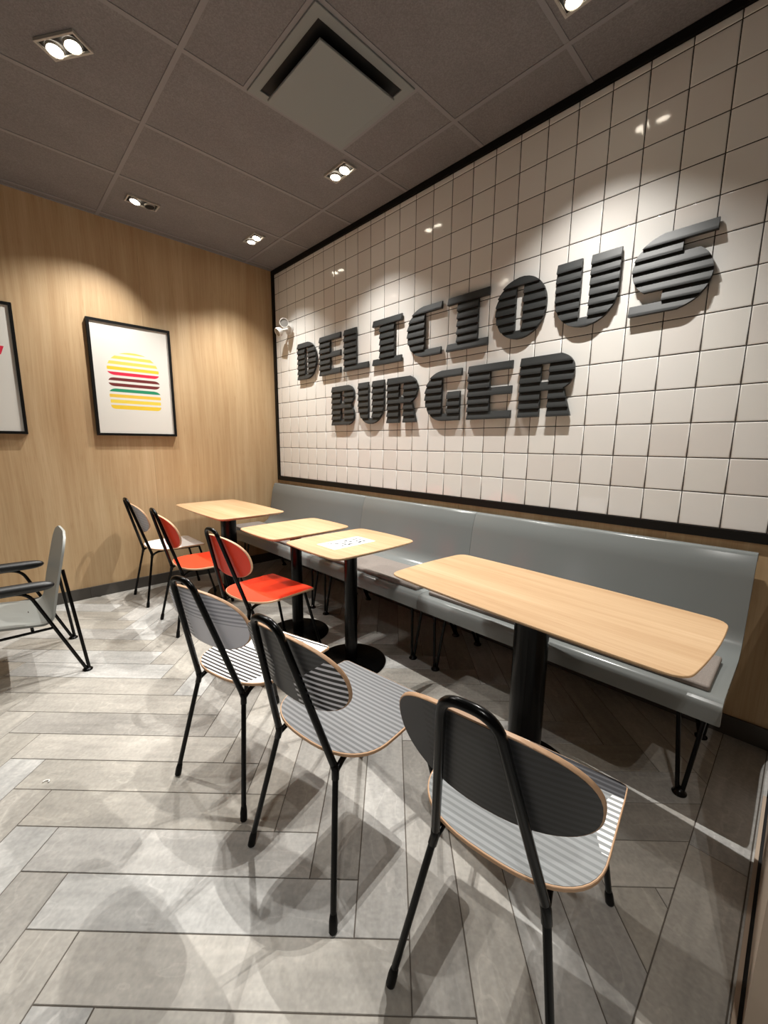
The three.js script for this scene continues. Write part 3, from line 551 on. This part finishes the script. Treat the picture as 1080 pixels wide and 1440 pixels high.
chair('red chair standing between the other red chair and a striped chair', -1.2259, 1.934, 0.108, M.red, M.red, M.red, M.redEdge);
chair('chair with bold black and white striped seat and pale lavender back', -1.6173, 2.6219, 0.2597, LAM.boldSeat, LAM.paleBack, LAM.paleBack);
chair('chair with grey striped seat and back split into charcoal and white stripes', -1.5603, 3.1373, 0.1226, LAM.greySeat, LAM.splitBack, LAM.greySeat);
chair('chair with plain charcoal back and silver striped seat', -1.4755, 3.7013, 0.1354, LAM.silverSeat, LAM.darkBack, LAM.darkBack);

// ---------------------------------------------------------------- armchair at the left edge, facing away from the bench
{
  const t = thing('armchair', 'grey shell armchair with padded black armrests and hairpin legs', 'armchair', [-2.35, 0, 1.06]);
  // bent shell: profile in local x (front is -x), width changes along it
  const prof = filleted([V(-0.27, 0.385, 0), V(-0.10, 0.355, 0), V(0.19, 0.312, 0), V(0.30, 0.80, 0)], [0, 0.05, 0.055, 0], 10);
  const P = []; for (let i = 0; i < prof.length - 1; i++) { const k = Math.max(1, Math.ceil(prof[i].distanceTo(prof[i + 1]) / 0.025)); for (let j = 0; j < k; j++) P.push(prof[i].clone().lerp(prof[i + 1], j / k)); } P.push(prof[prof.length - 1]);
  const len = [0]; for (let i = 1; i < P.length; i++) len.push(len[i - 1] + P[i].distanceTo(P[i - 1])); const LT = len[len.length - 1], n = 20, pos = [], idx = [];
  const half = s => { const a = Math.min(s, LT - s), r = 0.12; return (0.245 - 0.02 * clamp((s - 0.45) / 0.4, 0, 1)) * 1 - (a < r ? r - Math.sqrt(Math.max(0, r * r - (r - a) ** 2)) : 0); };
  for (const side of [0, 1]) for (let i = 0; i < P.length; i++) {
    const d = P[Math.min(P.length - 1, i + 1)].clone().sub(P[Math.max(0, i - 1)]).normalize(), nx = -d.y, ny = d.x, hw = Math.max(half(len[i]), 0.1), cup = 0.12 * clamp((len[i] - 0.4) / 0.25, 0, 1);
    for (let k = 0; k <= n; k++) { const z = (k / n * 2 - 1) * hw, o = (side ? -0.006 : 0.006) + cup * z * z * 1.0; pos.push(P[i].x + nx * o, P[i].y + ny * o, z); }
  }
  const rows = P.length, c = n + 1, off = rows * c;
  for (let i = 0; i < rows - 1; i++) for (let k = 0; k < n; k++) { const a = i * c + k, b = a + 1, e = a + c, f = e + 1; idx.push(a, b, e, b, f, e); idx.push(off + a, off + e, off + b, off + b, off + e, off + f); }
  const rim = []; for (let k = 0; k < c; k++) rim.push(k); for (let i = 1; i < rows; i++) rim.push(i * c + n); for (let k = n - 1; k >= 0; k--) rim.push((rows - 1) * c + k); for (let i = rows - 2; i > 0; i--) rim.push(i * c);
  rim.forEach((a, i) => { const b = rim[(i + 1) % rim.length]; idx.push(a, off + a, b, b, off + a, off + b); });
  let g = new THREE.BufferGeometry(); g.setAttribute('position', new THREE.Float32BufferAttribute(pos, 3)); g.setIndex(idx); g = toCreasedNormals(g, 0.7); g.setAttribute('uv', new THREE.Float32BufferAttribute(new Float32Array(g.attributes.position.count * 2), 2));
  mesh('seat_shell', g, M.armShell, t);
  for (const s of [-1, 1]) {
    const z = 0.268 * s;
    const pad = tube(Array.from({ length: 25 }, (_, i) => { const e = 0.5 - 0.5 * Math.cos(Math.PI * i / 24); return V(-0.25 + 0.465 * e, 0.556 - 0.012 * e, z); }), u => { const e = 0.5 - 0.5 * Math.cos(Math.PI * u); return 0.029 * Math.pow(Math.max(0.0, 1 - Math.pow(Math.abs(e * 2 - 1), 7)), 0.5) + 0.001; }, 16); pad.translate(0, -0.55, -z); pad.scale(1, 0.92, 1.15); pad.translate(0, 0.55, z);
    mesh('arm_pad', pad, M.pad, t);
    mesh('arm_tube', tube(filleted([V(-0.2, 0.53, z), V(0.10, 0.525, z), V(0.308, 0.012, z)], [0, 0.06, 0], 8), 0.0088, 10), M.black, t);
    mesh('rear_leg', tube([V(0.322, 0.012, z), V(0.262, 0.60, 0.205 * s)], 0.0088, 10), M.black, t);
    mesh('front_leg', tube([V(-0.30, 0.012, z), V(-0.17, 0.53, z)], 0.0088, 10), M.black, t);
    mesh('foot', lathe([[0, 0], [0.024, 0], [0.026, 0.006], [0.018, 0.013], [0, 0.016]], 20), M.black, t, 0.315, 0, z);
    mesh('foot', lathe([[0, 0], [0.024, 0], [0.026, 0.006], [0.018, 0.013], [0, 0.016]], 20), M.black, t, -0.30, 0, z);
    mesh('seat_rail', tube([V(-0.25, 0.30, z), V(0.19, 0.30, z)], 0.0075, 8), M.black, t);
  }
  for (const x of [-0.15, 0.1]) mesh('cross_rail', tube([V(x, 0.31, -0.268), V(x, 0.325, 0), V(x, 0.31, 0.268)], 0.0075, 8), M.black, t);
}

// ---------------------------------------------------------------- partition at the end of the bench
{
  const t = thing('partition', 'pale beige partition panel with a dark reveal above the floor strip', 'partition', [-0.72, 0, 4.22]);
  mesh('floor_strip', slab(-0.55, 0.36, 0, 0.016, -0.085, -0.0755), M.partition, t);
  mesh('reveal', slab(-0.55, 0.36, 0, 0.012, -0.0755, -0.067), M.dark, t);
  mesh('panel', slab(-0.55, 0.36, 0, 1.05, -0.067, 0.0), M.partition, t);
  mesh('end_bracket', slab(0.362, 0.42, 0, 0.05, -0.075, 0.02), M.dark, t);
}
// small scrap on the floor
{
  const a = []; for (let i = 0; i <= 10; i++) { const k = -2.3 + 3.2 * i / 10; a.push(V(0.012 * Math.cos(k), 0.003, 0.009 * Math.sin(k))); }
  const m = mesh(numbered('paper_scrap'), tube(a, 0.0022, 6), M.white, scene, -2.30, 0.0005, 2.19); m.userData = { label: 'tiny curled white scrap lying on the floor planks', category: 'scrap' };
}

scene.updateMatrixWorld(true);
renderer.render(scene, camera);
